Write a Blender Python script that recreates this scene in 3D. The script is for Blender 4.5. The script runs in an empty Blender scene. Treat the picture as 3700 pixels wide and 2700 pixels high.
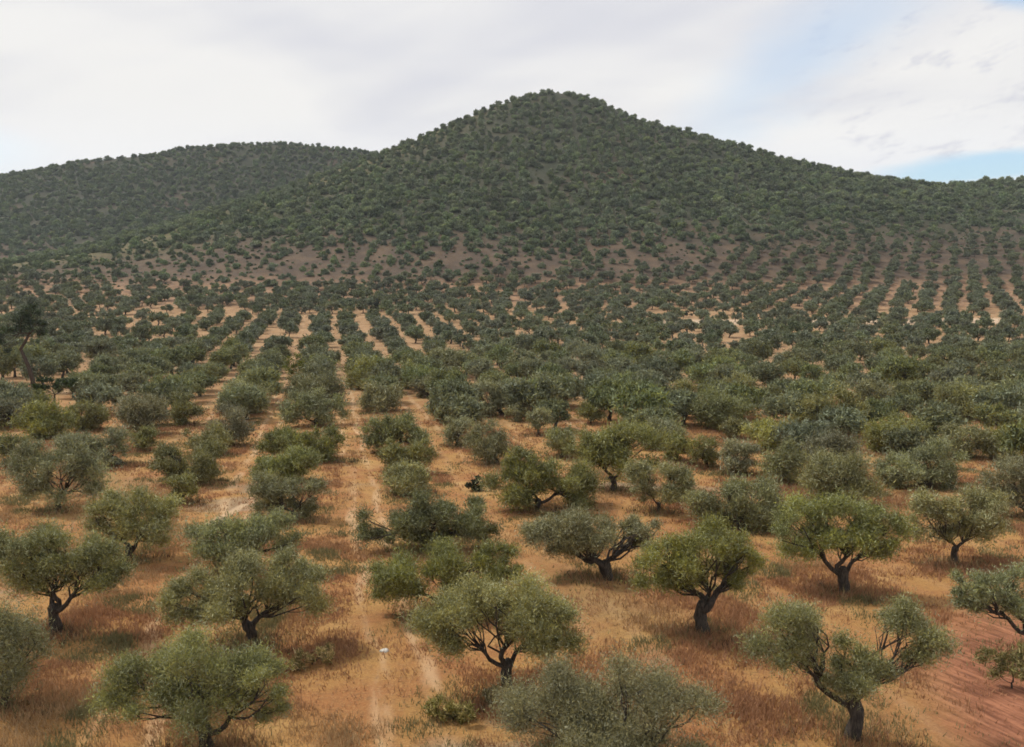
import bpy, math, random
import numpy as np

# ------------------------------------------------------------------ camera, sky, sun, exposure
scn = bpy.context.scene
COL = scn.collection
F, CU, CV, CAMZ = 1900.0, 1132.0, 826.0, 12.4      # focal length and centre in pixels of a 2264 x 1652 view of the photograph
PITCH = math.atan((826 - 600) / F)
cam_data = bpy.data.cameras.new('camera')
cam_data.sensor_width = 36.0
cam_data.lens = 36.0 * F / 2264.0
cam_data.clip_end = 6000
cam = bpy.data.objects.new('camera', cam_data)
cam.location = (0, 0, CAMZ)
cam.rotation_euler = (math.radians(90) - PITCH, 0, 0)
COL.objects.link(cam)
scn.camera = cam

SUN_EL, SUN_AZ = math.radians(52), math.radians(-62)     # azimuth from +Y towards +X
world = bpy.data.worlds.new('World')
scn.world = world
world.use_nodes = True
SKY_CLOUD = 9.0      # cloud radiance before the background strength
BG_STRENGTH = 0.1


def nodes_of(tree):
    tree.nodes.clear()
    N, L = tree.nodes, tree.links

    def nd(t, **kw):
        n = N.new(t)
        for k, v in kw.items():
            if isinstance(k, str) and hasattr(n, k):
                setattr(n, k, v)
        return n

    def setin(sock, val):
        if val is None:
            return
        if isinstance(val, bpy.types.NodeSocket):
            L.new(val, sock)
        else:
            sock.default_value = val

    def math_(op, a, b=None, c=None, clamp=False):
        n = nd('ShaderNodeMath', operation=op)
        n.use_clamp = clamp
        setin(n.inputs[0], a); setin(n.inputs[1], b); setin(n.inputs[2], c)
        return n.outputs[0]

    def mix(f, a, b):
        n = nd('ShaderNodeMix', data_type='RGBA')
        setin(n.inputs[0], f)
        for s, v in ((n.inputs[6], a), (n.inputs[7], b)):
            if isinstance(v, tuple) and len(v) == 3:
                v = v + (1.0,)
            setin(s, v)
        return n.outputs[2]

    def ramp(x, a, b, lo=0.0, hi=1.0, smooth=True):
        n = nd('ShaderNodeMapRange')
        n.interpolation_type = 'SMOOTHSTEP' if smooth else 'LINEAR'
        n.clamp = True
        setin(n.inputs['Value'], x); setin(n.inputs['From Min'], a); setin(n.inputs['From Max'], b)
        setin(n.inputs['To Min'], lo); setin(n.inputs['To Max'], hi)
        return n.outputs[0]

    def noise(vec, scale, detail=3.0, rough=0.55, dist=0.0):
        n = nd('ShaderNodeTexNoise')
        if vec is not None:
            L.new(vec, n.inputs['Vector'])
        n.inputs['Scale'].default_value = scale
        n.inputs['Detail'].default_value = detail
        n.inputs['Roughness'].default_value = rough
        n.inputs['Distortion'].default_value = dist
        return n.outputs['Fac']

    def combine(x, y, z=0.0):
        n = nd('ShaderNodeCombineXYZ')
        setin(n.inputs[0], x); setin(n.inputs[1], y); setin(n.inputs[2], z)
        return n.outputs[0]
    return N, L, nd, setin, math_, mix, ramp, noise, combine


def build_sky():
    N, L, nd, setin, M, mix, ramp, noise, combine = nodes_of(world.node_tree)
    out = nd('ShaderNodeOutputWorld')
    bg = nd('ShaderNodeBackground')
    bg.inputs['Strength'].default_value = BG_STRENGTH
    L.new(bg.outputs[0], out.inputs[0])
    sky = nd('ShaderNodeTexSky')
    sky.sky_type = 'NISHITA'
    sky.sun_disc = False
    sky.sun_elevation = SUN_EL
    sky.sun_rotation = SUN_AZ
    tc = nd('ShaderNodeTexCoord')
    sep = nd('ShaderNodeSeparateXYZ')
    L.new(tc.outputs['Generated'], sep.inputs[0])
    az = M('ARCTAN2', sep.outputs[0], sep.outputs[1])
    el = M('ARCSINE', sep.outputs[2])
    # the cloud deck: a flat layer seen in perspective
    den = M('ADD', M('MAXIMUM', sep.outputs[2], 0.0), 0.09)
    px = M('DIVIDE', sep.outputs[0], den)
    py = M('DIVIDE', sep.outputs[1], den)
    plane = combine(px, py, 0.3)
    ang = combine(M('MULTIPLY', az, 1.0), M('MULTIPLY', el, 3.0), 1.7)
    warp = noise(ang, 5.0, 3.0, 0.55)
    warp2 = noise(ang, 17.0, 4.0, 0.6)
    wob = M('ADD', M('MULTIPLY', M('SUBTRACT', warp, 0.5), 0.10), M('MULTIPLY', M('SUBTRACT', warp2, 0.5), 0.035))

    def gap(ca, ce, tilt, la, lb, soft, wobble=1.0):
        da = M('SUBTRACT', az, ca); de = M('SUBTRACT', M('ADD', el, M('MULTIPLY', wob, wobble)), ce)
        c, s = math.cos(tilt), math.sin(tilt)
        p = M('DIVIDE', M('ADD', M('MULTIPLY', da, c), M('MULTIPLY', de, s)), la)
        q = M('DIVIDE', M('SUBTRACT', M('MULTIPLY', de, c), M('MULTIPLY', da, s)), lb)
        r = M('SQRT', M('ADD', M('MULTIPLY', p, p), M('MULTIPLY', q, q)))
        return ramp(r, 1.0, soft, 0.0, 1.0)
    g1 = M('MULTIPLY', gap(0.33, 0.235, 0.62, 0.26, 0.075, 0.0, 0.9), 0.50)     # broad pale blue rift
    g2 = gap(0.50, 0.105, 0.06, 0.15, 0.019, 0.35, 0.22)    # clear strip low on the right
    g3 = gap(0.525, 0.270, -0.3, 0.07, 0.030, 0.3, 0.3)    # clear patch high on the right
    gen = ramp(noise(plane, 0.42, 4.0, 0.55), 0.60, 0.74, 0.0, 0.75)   # rifts elsewhere
    away = ramp(M('ABSOLUTE', az), 0.60, 0.85)
    gen = M('MULTIPLY', gen, away)
    g4 = M('MULTIPLY', gap(-0.62, 0.115, 0.0, 0.17, 0.04, 0.1, 0.3), 0.45)
    blue = M('MAXIMUM', M('MAXIMUM', M('MAXIMUM', g1, g2), M('MAXIMUM', g3, g4)), gen)
    # cloud tone
    t1 = noise(plane, 0.8, 3.0, 0.5, 0.3)
    stre = noise(combine(M('MULTIPLY', M('ADD', az, M('MULTIPLY', el, -0.9)), 2.2), M('MULTIPLY', M('ADD', el, M('MULTIPLY', az, -0.25)), 11.0), 0.0), 0.9, 2.5, 0.5, 0.3)
    tone = M('ADD', M('MULTIPLY', t1, 0.55), M('MULTIPLY', stre, 0.45))
    tone = ramp(tone, 0.33, 0.62)
    flecks = ramp(noise(combine(M('MULTIPLY', az, 8.0), M('MULTIPLY', M('ADD', el, M('MULTIPLY', az, -0.2)), 19.0), 0.4), 3.2, 4.0, 0.6), 0.52, 0.76, 0.0, 0.65)
    cum = M('MULTIPLY', ramp(az, 0.22, 0.40), flecks)
    grey = tuple(SKY_CLOUD * k for k in (0.85, 0.86, 0.93))
    white = tuple(SKY_CLOUD * k for k in (1.10, 1.085, 1.06))
    pale = tuple(SKY_CLOUD * k for k in (1.15, 1.16, 1.18))
    cloud = mix(tone, grey, white)
    low = ramp(el, 0.19, 0.08, 0.0, 0.75)
    cloud = mix(low, cloud, pale)
    cloud = mix(cum, cloud, tuple(SKY_CLOUD * k for k in (0.78, 0.79, 0.88)))
    # nishita seen through the thin veil
    veil = mix(0.16, sky.outputs[0], pale)
    sky_lit = nd('ShaderNodeVectorMath', operation='MULTIPLY')
    L.new(veil, sky_lit.inputs[0]); sky_lit.inputs[1].default_value = (1.30, 1.50, 1.62)
    L.new(mix(blue, cloud, sky_lit.outputs[0]), bg.inputs['Color'])


build_sky()
sun_data = bpy.data.lights.new('sun', 'SUN')
sun_data.energy = 3.5
sun_data.angle = math.radians(9)
sun_data.color = (1.0, 0.95, 0.86)
sun = bpy.data.objects.new('sun', sun_data)
sun.rotation_euler = (math.radians(90) - SUN_EL, 0, math.pi - SUN_AZ)
COL.objects.link(sun)
scn.view_settings.view_transform = 'Standard'
scn.view_settings.look = 'None'
scn.view_settings.exposure = -0.1
scn.view_settings.gamma = 1.0
scn.view_settings.use_curve_mapping = False
scn.render.engine = 'CYCLES'
scn.cycles.use_denoising = True
scn.cycles.use_adaptive_sampling = True
scn.cycles.adaptive_threshold = 0.03
scn.cycles.filter_width = 1.7
scn.cycles.max_bounces = 4
scn.cycles.diffuse_bounces = 2
scn.cycles.transmission_bounces = 4
scn.cycles.transparent_max_bounces = 4
scn.cycles.volume_bounces = 0
scn.cycles.caustics_reflective = False
scn.cycles.caustics_refractive = False

# ------------------------------------------------------------------ the lie of the land
cp,sp=math.cos(PITCH),math.sin(PITCH)
def ray(u,v):
    xc=(np.asarray(u,float)-CU)/F; yc=(CV-np.asarray(v,float))/F
    return xc, cp+yc*sp, -sp+yc*cp
def project(x,y,z):
    zz=z-CAMZ; dep=y*cp-zz*sp; up=y*sp+zz*cp
    return CU+F*x/dep, CV-F*up/dep, dep
def at_dist(u,v,y):
    a,b,c=ray(u,v); return a/b*y, y+0*np.asarray(u,float), CAMZ+c/b*y
_gy=np.array([-400,0,24,56,103,178,225,270,330,400,600,3000.]); _gz=np.array([6,1.4,0,-1.8,-3.3,-3.9,-3.2,-1.4,3.0,9.0,16,24.])
_yy=np.linspace(-400,3000,3401); _zz=np.interp(_yy,_gy,_gz)
for _i in range(3):
    k=np.ones(25)/25; _zz=np.convolve(np.pad(_zz,12,mode='edge'),k,'valid')
def lin(pts,n):
    p=np.array(pts,float); t=np.arange(len(p)); s=np.linspace(0,len(p)-1,n)
    return np.stack([np.interp(s,t,p[:,i]) for i in range(p.shape[1])],1)
# crest lines: picture u, v of the ground crest, distance, width of the slope
MAIN=[(1231,206,640,300),(1190,212,638,300),(1100,238,630,300),(1000,282,622,290),(940,307,618,280),(870,334,612,270),(800,400,585,240),(700,443,555,215),(600,474,530,190),(500,502,500,165),(400,527,472,140),(300,548,450,120),(100,583,425,100),(-200,620,400,80)]
RIGHT=[(1231,206,640,300),(1290,215,640,300),(1400,256,636,295),(1560,306,630,290),(1700,350,625,285),(1850,382,620,280),(2050,409,612,270),(2264,401,610,270),(2700,385,610,270)]
LEFT=[(-700,470,850,260),(-300,440,865,260),(0,392,880,270),(200,356,890,270),(400,329,895,270),(600,317,900,270),(760,328,900,270),(900,342,900,250),(1100,350,910,250)]
def crest(pts,n):
    p=lin(pts,n); x,y,z=at_dist(p[:,0],p[:,1],p[:,2]); return np.stack([x,y,z,p[:,3]],1)
CR=np.concatenate([crest(MAIN,90),crest(RIGHT,80),crest(LEFT,90)])
def hnoise(x,y):
    return 1.4*np.sin(x*.031+1.3*np.sin(y*.017))*np.sin(y*.027+.8*np.sin(x*.022))+.6*np.sin(x*.083+y*.05)*np.sin(y*.071-x*.03)
def height_exact(x,y):
    x=np.asarray(x,float); y=np.asarray(y,float); sh=np.broadcast(x,y).shape
    x=np.broadcast_to(x,sh).ravel(); y=np.broadcast_to(y,sh).ravel()
    base=np.interp(y,_yy,_zz); h=np.zeros_like(base)
    P=1.45
    m=(y>200)
    if m.any():
        xs,ys,b=x[m],y[m],base[m]; acc=np.zeros_like(xs); K=14.
        for cx,cy,cz,w in CR:
            d=np.sqrt((xs-cx)**2+(ys-cy)**2+16.)-4.
            t=np.clip(1-d/w,0,1)
            hh=(cz-np.interp(cy,_yy,_zz))*t**P
            acc=np.maximum(acc,hh)
        h[m]=acc+hnoise(xs,ys)*np.clip(acc/25.,0,1)
    z=base+h+ .12*np.sin(x*.21+y*.13)*np.sin(y*.17-x*.07)
    return z.reshape(sh)
_hx=np.arange(-684,685,4.); _hy=np.arange(188,1010,4.)
_HG=height_exact(*np.meshgrid(_hx,_hy))
def height(x,y):
    x=np.asarray(x,float); y=np.asarray(y,float); sh=np.broadcast(x,y).shape
    x=np.broadcast_to(x,sh).ravel(); y=np.broadcast_to(y,sh).ravel()
    z=np.interp(y,_yy,_zz)+.12*np.sin(x*.21+y*.13)*np.sin(y*.17-x*.07)
    m=(y>200)&(y<1004)&(np.abs(x)<676)
    if m.any():
        fx=(x[m]+684)/4.; fy=(y[m]-188)/4.; i=np.floor(fx).astype(int); j=np.floor(fy).astype(int); a=fx-i; b=fy-j
        z[m]=(_HG[j,i]*(1-a)+_HG[j,i+1]*a)*(1-b)+(_HG[j+1,i]*(1-a)+_HG[j+1,i+1]*a)*b
    m2=(y>=1004)|(np.abs(x)>=676)&(y>200)
    if m2.any(): z[m2]=height_exact(x[m2],y[m2])
    return z.reshape(sh)
def ground_hit(u,v):
    u=np.atleast_1d(np.asarray(u,float)); v=np.atleast_1d(np.asarray(v,float))
    a,b,c=ray(u,v); ts=np.concatenate([np.arange(10,140,.25),np.arange(140,1000,1.)])
    out=np.full((len(u),3),np.nan)
    for i in range(len(u)):
        X=a[i]*ts/b[i]; Z=CAMZ+c[i]/b[i]*ts; g=height(X,ts); k=np.argmax(Z<g)
        if Z[k]<g[k]: out[i]=X[k],ts[k],g[k]
    return out

# rows of the grove: direction and spacing read off the bare lanes between the trees
ROW_AZ = math.radians(-12.2)
RD = np.array([math.sin(ROW_AZ), math.cos(ROW_AZ)])
RP = np.array([math.cos(ROW_AZ), -math.sin(ROW_AZ)])
LANE0, ROW_W = 2.0, 7.4                      # the straight pale track and the lane spacing


def row_coords(x, y):
    return x * RD[0] + y * RD[1], x * RP[0] + y * RP[1]


# ------------------------------------------------------------------ mesh helpers
def link(o, parent=None):
    COL.objects.link(o)
    if parent is not None:
        o.parent = parent
    return o


def mesh_np(name, verts, faces, mat, colors=None, smooth=False):
    """verts (n,3); faces (m,k) all of the same size, or a list of such arrays"""
    if not isinstance(faces, list):
        faces = [faces]
    faces = [f for f in faces if len(f)]
    me = bpy.data.meshes.new(name)
    nv = len(verts)
    me.vertices.add(nv)
    me.vertices.foreach_set('co', np.asarray(verts, np.float32).ravel())
    loops = np.concatenate([f.ravel() for f in faces]).astype(np.int32)
    sizes = np.concatenate([np.full(len(f), f.shape[1]) for f in faces]).astype(np.int32)
    me.loops.add(len(loops))
    me.loops.foreach_set('vertex_index', loops)
    me.polygons.add(len(sizes))
    starts = np.concatenate([[0], np.cumsum(sizes)[:-1]]).astype(np.int32)
    me.polygons.foreach_set('loop_start', starts)
    me.polygons.foreach_set('loop_total', sizes)
    if smooth:
        me.polygons.foreach_set('use_smooth', np.ones(len(sizes), bool))
    me.update(calc_edges=True)
    me.validate()
    if colors is not None:
        at = me.attributes.new('tint', 'FLOAT_COLOR', 'POINT')
        c = np.ones((nv, 4), np.float32); c[:, :3] = colors
        at.data.foreach_set('color', c.ravel())
    me.materials.append(mat)
    return me


def tubes(paths, sides=7):
    """paths: list of (points (n,3), radii (n,)) -> verts, quads"""
    V, Q, off = [], [], 0
    for pts, rad in paths:
        pts = np.asarray(pts, float); n = len(pts)
        tang = np.gradient(pts, axis=0)
        tang /= np.linalg.norm(tang, axis=1)[:, None] + 1e-9
        ref = np.array([0.31, 0.95, 0.05])
        a = np.cross(tang, ref); a /= np.linalg.norm(a, axis=1)[:, None] + 1e-9
        b = np.cross(tang, a)
        th = np.arange(sides) * 2 * math.pi / sides
        ring = pts[:, None] + np.asarray(rad)[:, None, None] * (np.cos(th)[None, :, None] * a[:, None] + np.sin(th)[None, :, None] * b[:, None])
        V.append(ring.reshape(-1, 3))
        i = np.arange(n - 1)[:, None] * sides + np.arange(sides)[None]
        j = np.arange(n - 1)[:, None] * sides + (np.arange(sides)[None] + 1) % sides
        Q.append(np.stack([i, j, j + sides, i + sides], -1).reshape(-1, 4) + off)
        off += n * sides
    return np.concatenate(V), np.concatenate(Q)


# ------------------------------------------------------------------ materials
def new_mat(name):
    m = bpy.data.materials.new(name)
    m.use_nodes = True
    return m


def foliage_mat(name, gain, rough=0.6, translucent=0.22, vary=0.2):
    m = new_mat(name)
    N, L, nd, setin, M, mix, ramp, noise, combine = nodes_of(m.node_tree)
    out = nd('ShaderNodeOutputMaterial')
    at = nd('ShaderNodeAttribute'); at.attribute_name = 'tint'
    oi = nd('ShaderNodeObjectInfo')
    hsv = nd('ShaderNodeHueSaturation')
    L.new(at.outputs['Color'], hsv.inputs['Color'])
    L.new(M('ADD', 0.485, M('MULTIPLY', oi.outputs['Random'], 0.03)), hsv.inputs['Hue'])
    r2 = M('FRACT', M('MULTIPLY', oi.outputs['Random'], 7.31))
    L.new(M('ADD', 0.82, M('MULTIPLY', r2, 0.4)), hsv.inputs['Saturation'])
    r3 = M('FRACT', M('MULTIPLY', oi.outputs['Random'], 13.7))
    L.new(M('MULTIPLY', gain, M('ADD', 1.0 - vary, M('MULTIPLY', r3, 2.0 * vary))), hsv.inputs['Value'])
    d = nd('ShaderNodeBsdfPrincipled')
    L.new(hsv.outputs[0], d.inputs['Base Color'])
    d.inputs['Roughness'].default_value = rough
    d.inputs['Specular IOR Level'].default_value = 0.25
    t = nd('ShaderNodeBsdfTranslucent')
    L.new(hsv.outputs[0], t.inputs['Color'])
    mx = nd('ShaderNodeMixShader'); mx.inputs[0].default_value = translucent
    L.new(d.outputs[0], mx.inputs[1]); L.new(t.outputs[0], mx.inputs[2])
    L.new(mx.outputs[0], out.inputs[0])
    return m


MAT_LEAF = foliage_mat('olive_leaf', 1.0)
MAT_WOOD_LEAF = foliage_mat('hill_leaf', 1.0, vary=0.32)
MAT_NEEDLE = foliage_mat('pine_needle', 1.0, 0.5, 0.1)
MAT_GRASS = foliage_mat('dry_grass', 1.0, 0.8, 0.25)


def bark_mat(name, a, b):
    m = new_mat(name)
    N, L, nd, setin, M, mix, ramp, noise, combine = nodes_of(m.node_tree)
    out = nd('ShaderNodeOutputMaterial')
    tc = nd('ShaderNodeTexCoord')
    mp = nd('ShaderNodeMapping'); mp.inputs['Scale'].default_value = (6, 6, 1.3)
    L.new(tc.outputs['Object'], mp.inputs[0])
    n1 = noise(mp.outputs[0], 3.0, 5, 0.65)
    col = mix(ramp(n1, 0.35, 0.68), a, b)
    d = nd('ShaderNodeBsdfPrincipled'); d.inputs['Roughness'].default_value = 0.9
    L.new(col, d.inputs['Base Color'])
    bp = nd('ShaderNodeBump'); bp.inputs['Strength'].default_value = 0.8; bp.inputs['Distance'].default_value = 0.05
    L.new(n1, bp.inputs['Height']); L.new(bp.outputs[0], d.inputs['Normal'])
    L.new(d.outputs[0], out.inputs[0])
    return m


MAT_BARK = bark_mat('olive_bark', (0.022, 0.017, 0.013), (0.085, 0.066, 0.05))
MAT_PINE_BARK = bark_mat('pine_bark', (0.03, 0.02, 0.014), (0.09, 0.06, 0.04))


def stone_mat():
    m = new_mat('pale_stone')
    N, L, nd, setin, M, mix, ramp, noise, combine = nodes_of(m.node_tree)
    out = nd('ShaderNodeOutputMaterial'); tc = nd('ShaderNodeTexCoord')
    n1 = noise(tc.outputs['Object'], 6.0, 5, 0.6)
    d = nd('ShaderNodeBsdfPrincipled'); d.inputs['Roughness'].default_value = 0.9
    L.new(mix(n1, (0.35, 0.33, 0.28), (0.72, 0.69, 0.62)), d.inputs['Base Color'])
    L.new(d.outputs[0], out.inputs[0])
    return m


MAT_STONE = stone_mat()


def ground_mat():
    m = new_mat('ground')
    N, L, nd, setin, M, mix, ramp, noise, combine = nodes_of(m.node_tree)
    out = nd('ShaderNodeOutputMaterial')
    geo = nd('ShaderNodeNewGeometry')
    sep = nd('ShaderNodeSeparateXYZ'); L.new(geo.outputs['Position'], sep.inputs[0])
    X, Y, Z = sep.outputs
    P = geo.outputs['Position']
    flat = combine(X, Y, 0.0)
    v = M('ADD', M('MULTIPLY', X, float(RP[0])), M('MULTIPLY', Y, float(RP[1])))
    r = M('ADD', M('MULTIPLY', X, float(RD[0])), M('MULTIPLY', Y, float(RD[1])))
    big = noise(flat, 0.045, 4, 0.55)
    med = noise(flat, 0.30, 5, 0.6)
    med2 = noise(combine(Y, X, 4.0), 0.22, 5, 0.6)
    fine = noise(flat, 3.4, 6, 0.75)
    vfine = noise(flat, 12.0, 4, 0.75)
    along = noise(combine(M('MULTIPLY', v, 1.0), M('MULTIPLY', r, 0.22), 0.0), 1.1, 4, 0.6)
    straw, gold, rust = (0.45, 0.275, 0.105), (0.37, 0.20, 0.068), (0.32, 0.142, 0.055)
    weed, dark = (0.22, 0.175, 0.085), (0.15, 0.085, 0.042)
    col = mix(ramp(med, 0.36, 0.62), rust, gold)
    col = mix(ramp(med2, 0.50, 0.70, 0, 0.75), col, straw)
    col = mix(ramp(big, 0.52, 0.66, 0, 0.5), col, weed)
    grey = ramp(noise(combine(M('MULTIPLY', X, 0.5), Y, 9.0), 0.16, 4, 0.6), 0.60, 0.70, 0, 0.65)
    col = mix(grey, col, (0.25, 0.21, 0.15))
    col = mix(ramp(fine, 0.47, 0.72, 0, 0.7), col, dark)
    col = mix(ramp(vfine, 0.48, 0.72, 0, 0.55), col, (0.56, 0.36, 0.15))
    col = mix(ramp(noise(combine(M('MULTIPLY', X, 1.0), M('MULTIPLY', Y, 1.7), 6.0), 6.5, 5, 0.8), 0.50, 0.70, 0, 0.6), col, (0.17, 0.10, 0.045))
    # lanes: worn pale soil between the rows, two wheel lines each
    k = M('DIVIDE', M('SUBTRACT', v, LANE0), ROW_W)
    off = M('MULTIPLY', M('SUBTRACT', k, M('ROUND', k)), ROW_W)
    wav = M('MULTIPLY', M('SUBTRACT', noise(flat, 0.12, 2, 0.5), 0.5), 1.5)
    aoff = M('ABSOLUTE', M('SUBTRACT', M('ABSOLUTE', M('ADD', off, wav)), 0.75))
    wheel = ramp(aoff, 0.42, 0.08)
    wheel = M('MULTIPLY', wheel, ramp(along, 0.36, 0.62))
    near = ramp(Y, 60, 110, 0.15, 0.75)
    c0 = M('LESS_THAN', M('ABSOLUTE', M('ADD', k, 0.5)), 1.0)
    wheel = M('MULTIPLY', wheel, M('MINIMUM', M('ADD', near, M('MULTIPLY', c0, 0.5)), 0.9))
    pale = (0.56, 0.375, 0.215)
    col = mix(wheel, col, pale)
    # paler, barer soil further out
    far_soil = mix(ramp(med, 0.35, 0.65), (0.285, 0.172, 0.09), (0.375, 0.245, 0.138))
    col = mix(ramp(Y, 65, 150, 0, 0.85), col, far_soil)
    up_soil = mix(ramp(med, 0.4, 0.6), (0.17, 0.108, 0.07), (0.30, 0.18, 0.105))
    col = mix(ramp(Y, 268, 320, 0, 0.8), col, up_soil)
    # pale cross track at the far side of the flat grove
    tr = M('ABSOLUTE', M('SUBTRACT', M('ADD', Y, M('MULTIPLY', X, -0.04)), M('ADD', 247.0, M('MULTIPLY', wav, 3.0))))
    trk = M('MULTIPLY', ramp(tr, 11, 4, 0, 0.8), ramp(X, 25, 50))
    col = mix(trk, col, (0.58, 0.44, 0.31))
    # ploughed red soil close by on the right
    dx = M('DIVIDE', M('SUBTRACT', M('ADD', X, wav), M('ADD', 14.8, M('MULTIPLY', M('SUBTRACT', Y, 22.0), 0.36))), 3.5); dy = M('DIVIDE', M('SUBTRACT', Y, 24.5), 8.0)
    pl = ramp(M('SQRT', M('ADD', M('MULTIPLY', dx, dx), M('MULTIPLY', dy, dy))), 1.35, 0.45)
    furrow = noise(combine(M('ADD', M('MULTIPLY', X, 2.6), M('MULTIPLY', Y, 1.2)), M('MULTIPLY', Y, 0.5), 0.0), 1.6, 4, 0.65)
    red = mix(ramp(furrow, 0.35, 0.65), (0.17, 0.065, 0.038), (0.40, 0.17, 0.095))
    col = mix(M('MULTIPLY', M('MULTIPLY', pl, ramp(M('ADD', med, M('MULTIPLY', pl, 0.5)), 0.45, 0.75)), 0.92), col, red)
    # winding pale footpath on the left
    fx = M('SUBTRACT', X, M('ADD', -16.6, M('MULTIPLY', M('SINE', M('MULTIPLY', Y, 0.26)), 0.9)))
    fp = M('MULTIPLY', ramp(M('ABSOLUTE', M('ADD', fx, M('MULTIPLY', M('SUBTRACT', Y, 52.0), 0.16))), 0.45, 0.12, 0, 0.7), M('MULTIPLY', ramp(Y, 40, 44), ramp(Y, 66, 58)))
    col = mix(fp, col, (0.56, 0.40, 0.25))
    # hill ground: brown scrub
    hillc = mix(ramp(noise(flat, 0.06, 5, 0.6), 0.38, 0.64), (0.040, 0.045, 0.027), (0.066, 0.062, 0.038))
    hillc = mix(ramp(noise(flat, 0.5, 4, 0.65), 0.5, 0.72, 0, 0.7), hillc, (0.05, 0.05, 0.034))
    hillc = mix(ramp(noise(combine(Y, X, 2.0), 0.025, 4, 0.6), 0.55, 0.68, 0, 0.45), hillc, (0.125, 0.08, 0.052))
    low_c = mix(ramp(noise(flat, 0.09, 4, 0.6), 0.4, 0.62), (0.082, 0.059, 0.043), (0.125, 0.086, 0.056))
    low_c = mix(ramp(noise(flat, 0.7, 4, 0.65), 0.5, 0.7, 0, 0.65), low_c, (0.085, 0.07, 0.045))
    hillc = mix(ramp(M('ADD', Z, M('MULTIPLY', M('SUBTRACT', noise(flat, 0.03, 4, 0.6), 0.5), 30.0)), 20.0, 45.0, 1.0, 0.0), hillc, low_c)
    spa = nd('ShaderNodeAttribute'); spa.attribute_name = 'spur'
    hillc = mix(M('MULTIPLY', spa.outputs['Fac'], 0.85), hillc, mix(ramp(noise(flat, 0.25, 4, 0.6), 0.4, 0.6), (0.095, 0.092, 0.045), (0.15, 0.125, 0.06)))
    edge = M('ADD', Z, M('MULTIPLY', M('SUBTRACT', noise(flat, 0.05, 4, 0.6), 0.5), 9.0))
    col = mix(ramp(edge, 4.0, 12.0), col, hillc)
    d = nd('ShaderNodeBsdfPrincipled'); d.inputs['Roughness'].default_value = 0.95
    d.inputs['Specular IOR Level'].default_value = 0.15
    L.new(col, d.inputs['Base Color'])
    bp = nd('ShaderNodeBump'); bp.inputs['Strength'].default_value = 0.7; bp.inputs['Distance'].default_value = 0.12
    L.new(M('ADD', M('MULTIPLY', fine, 1.0), M('ADD', M('MULTIPLY', vfine, 0.4), M('MULTIPLY', M('MULTIPLY', furrow, pl), 3.0))), bp.inputs['Height'])
    L.new(bp.outputs[0], d.inputs['Normal'])
    L.new(d.outputs[0], out.inputs[0])
    return m


MAT_GROUND = ground_mat()

# ------------------------------------------------------------------ ground: one sheet, fine where it is near
def axis(parts):
    out = []
    for a, b, st in parts:
        out.append(np.arange(a, b, st))
    return np.concatenate(out + [[parts[-1][1]]])


gx = axis([(-1400, -640, 40), (-640, -60, 5), (-60, 60, 1.5), (60, 640, 5), (640, 1400, 40)])
gy = axis([(-300, 0, 30), (0, 90, 1.5), (90, 330, 5), (330, 980, 5), (980, 1700, 45)])
GX, GY = np.meshgrid(gx, gy)
GZ = height(GX, GY)
nx, ny = len(gx), len(gy)
gi = np.arange(ny - 1)[:, None] * nx + np.arange(nx - 1)[None]
ground = bpy.data.objects.new('ground', mesh_np('ground', np.stack([GX, GY, GZ], -1).reshape(-1, 3), np.stack([gi, gi + 1, gi + nx + 1, gi + nx], -1).reshape(-1, 4), MAT_GROUND, smooth=True))
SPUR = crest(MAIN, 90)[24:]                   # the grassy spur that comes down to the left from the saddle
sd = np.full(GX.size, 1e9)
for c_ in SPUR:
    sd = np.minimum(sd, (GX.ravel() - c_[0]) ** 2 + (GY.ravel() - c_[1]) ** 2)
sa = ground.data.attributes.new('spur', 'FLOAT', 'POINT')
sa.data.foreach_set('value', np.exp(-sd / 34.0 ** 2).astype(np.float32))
ground['kind'] = 'structure'
ground['label'] = 'dry ochre ground of the grove rising into the brown hillside'
link(ground)

# ------------------------------------------------------------------ tree builder
OLIVE = dict(lo=np.array([0.140, 0.142, 0.062]), hi=np.array([0.325, 0.305, 0.100]), silver=np.array([0.31, 0.32, 0.19]))

OLIVE_MID = dict(lo=np.array([0.110, 0.122, 0.062]), hi=np.array([0.255, 0.252, 0.094]), silver=np.array([0.215, 0.24, 0.15]))
OLIVE_FAR = dict(lo=np.array([0.096, 0.116, 0.066]), hi=np.array([0.205, 0.215, 0.095]), silver=np.array([0.22, 0.24, 0.17]))


def clumps_in(rng, cen, half, n, rscale=0.30, floor=-0.55, shell=0.5):
    """centres and radii of leaf clumps filling a flat-bottomed ellipsoid"""
    C, R = [], []
    size = (half[0] * half[1] * half[2]) ** (1 / 3)
    tries = 0
    while len(C) < n and tries < n * 40:
        tries += 1
        p = rng.normal(size=3); p /= np.linalg.norm(p)
        p *= (shell + (0.95 - shell) * rng.random() ** 0.7)
        if p[2] < floor:
            continue
        rc = size * rscale * rng.uniform(0.72, 1.3)
        q = cen + p * half
        if any(np.linalg.norm((q - c) / half) < 0.18 for c in C):
            continue
        C.append(q); R.append(rc)
    return np.array(C), np.array(R)


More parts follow.
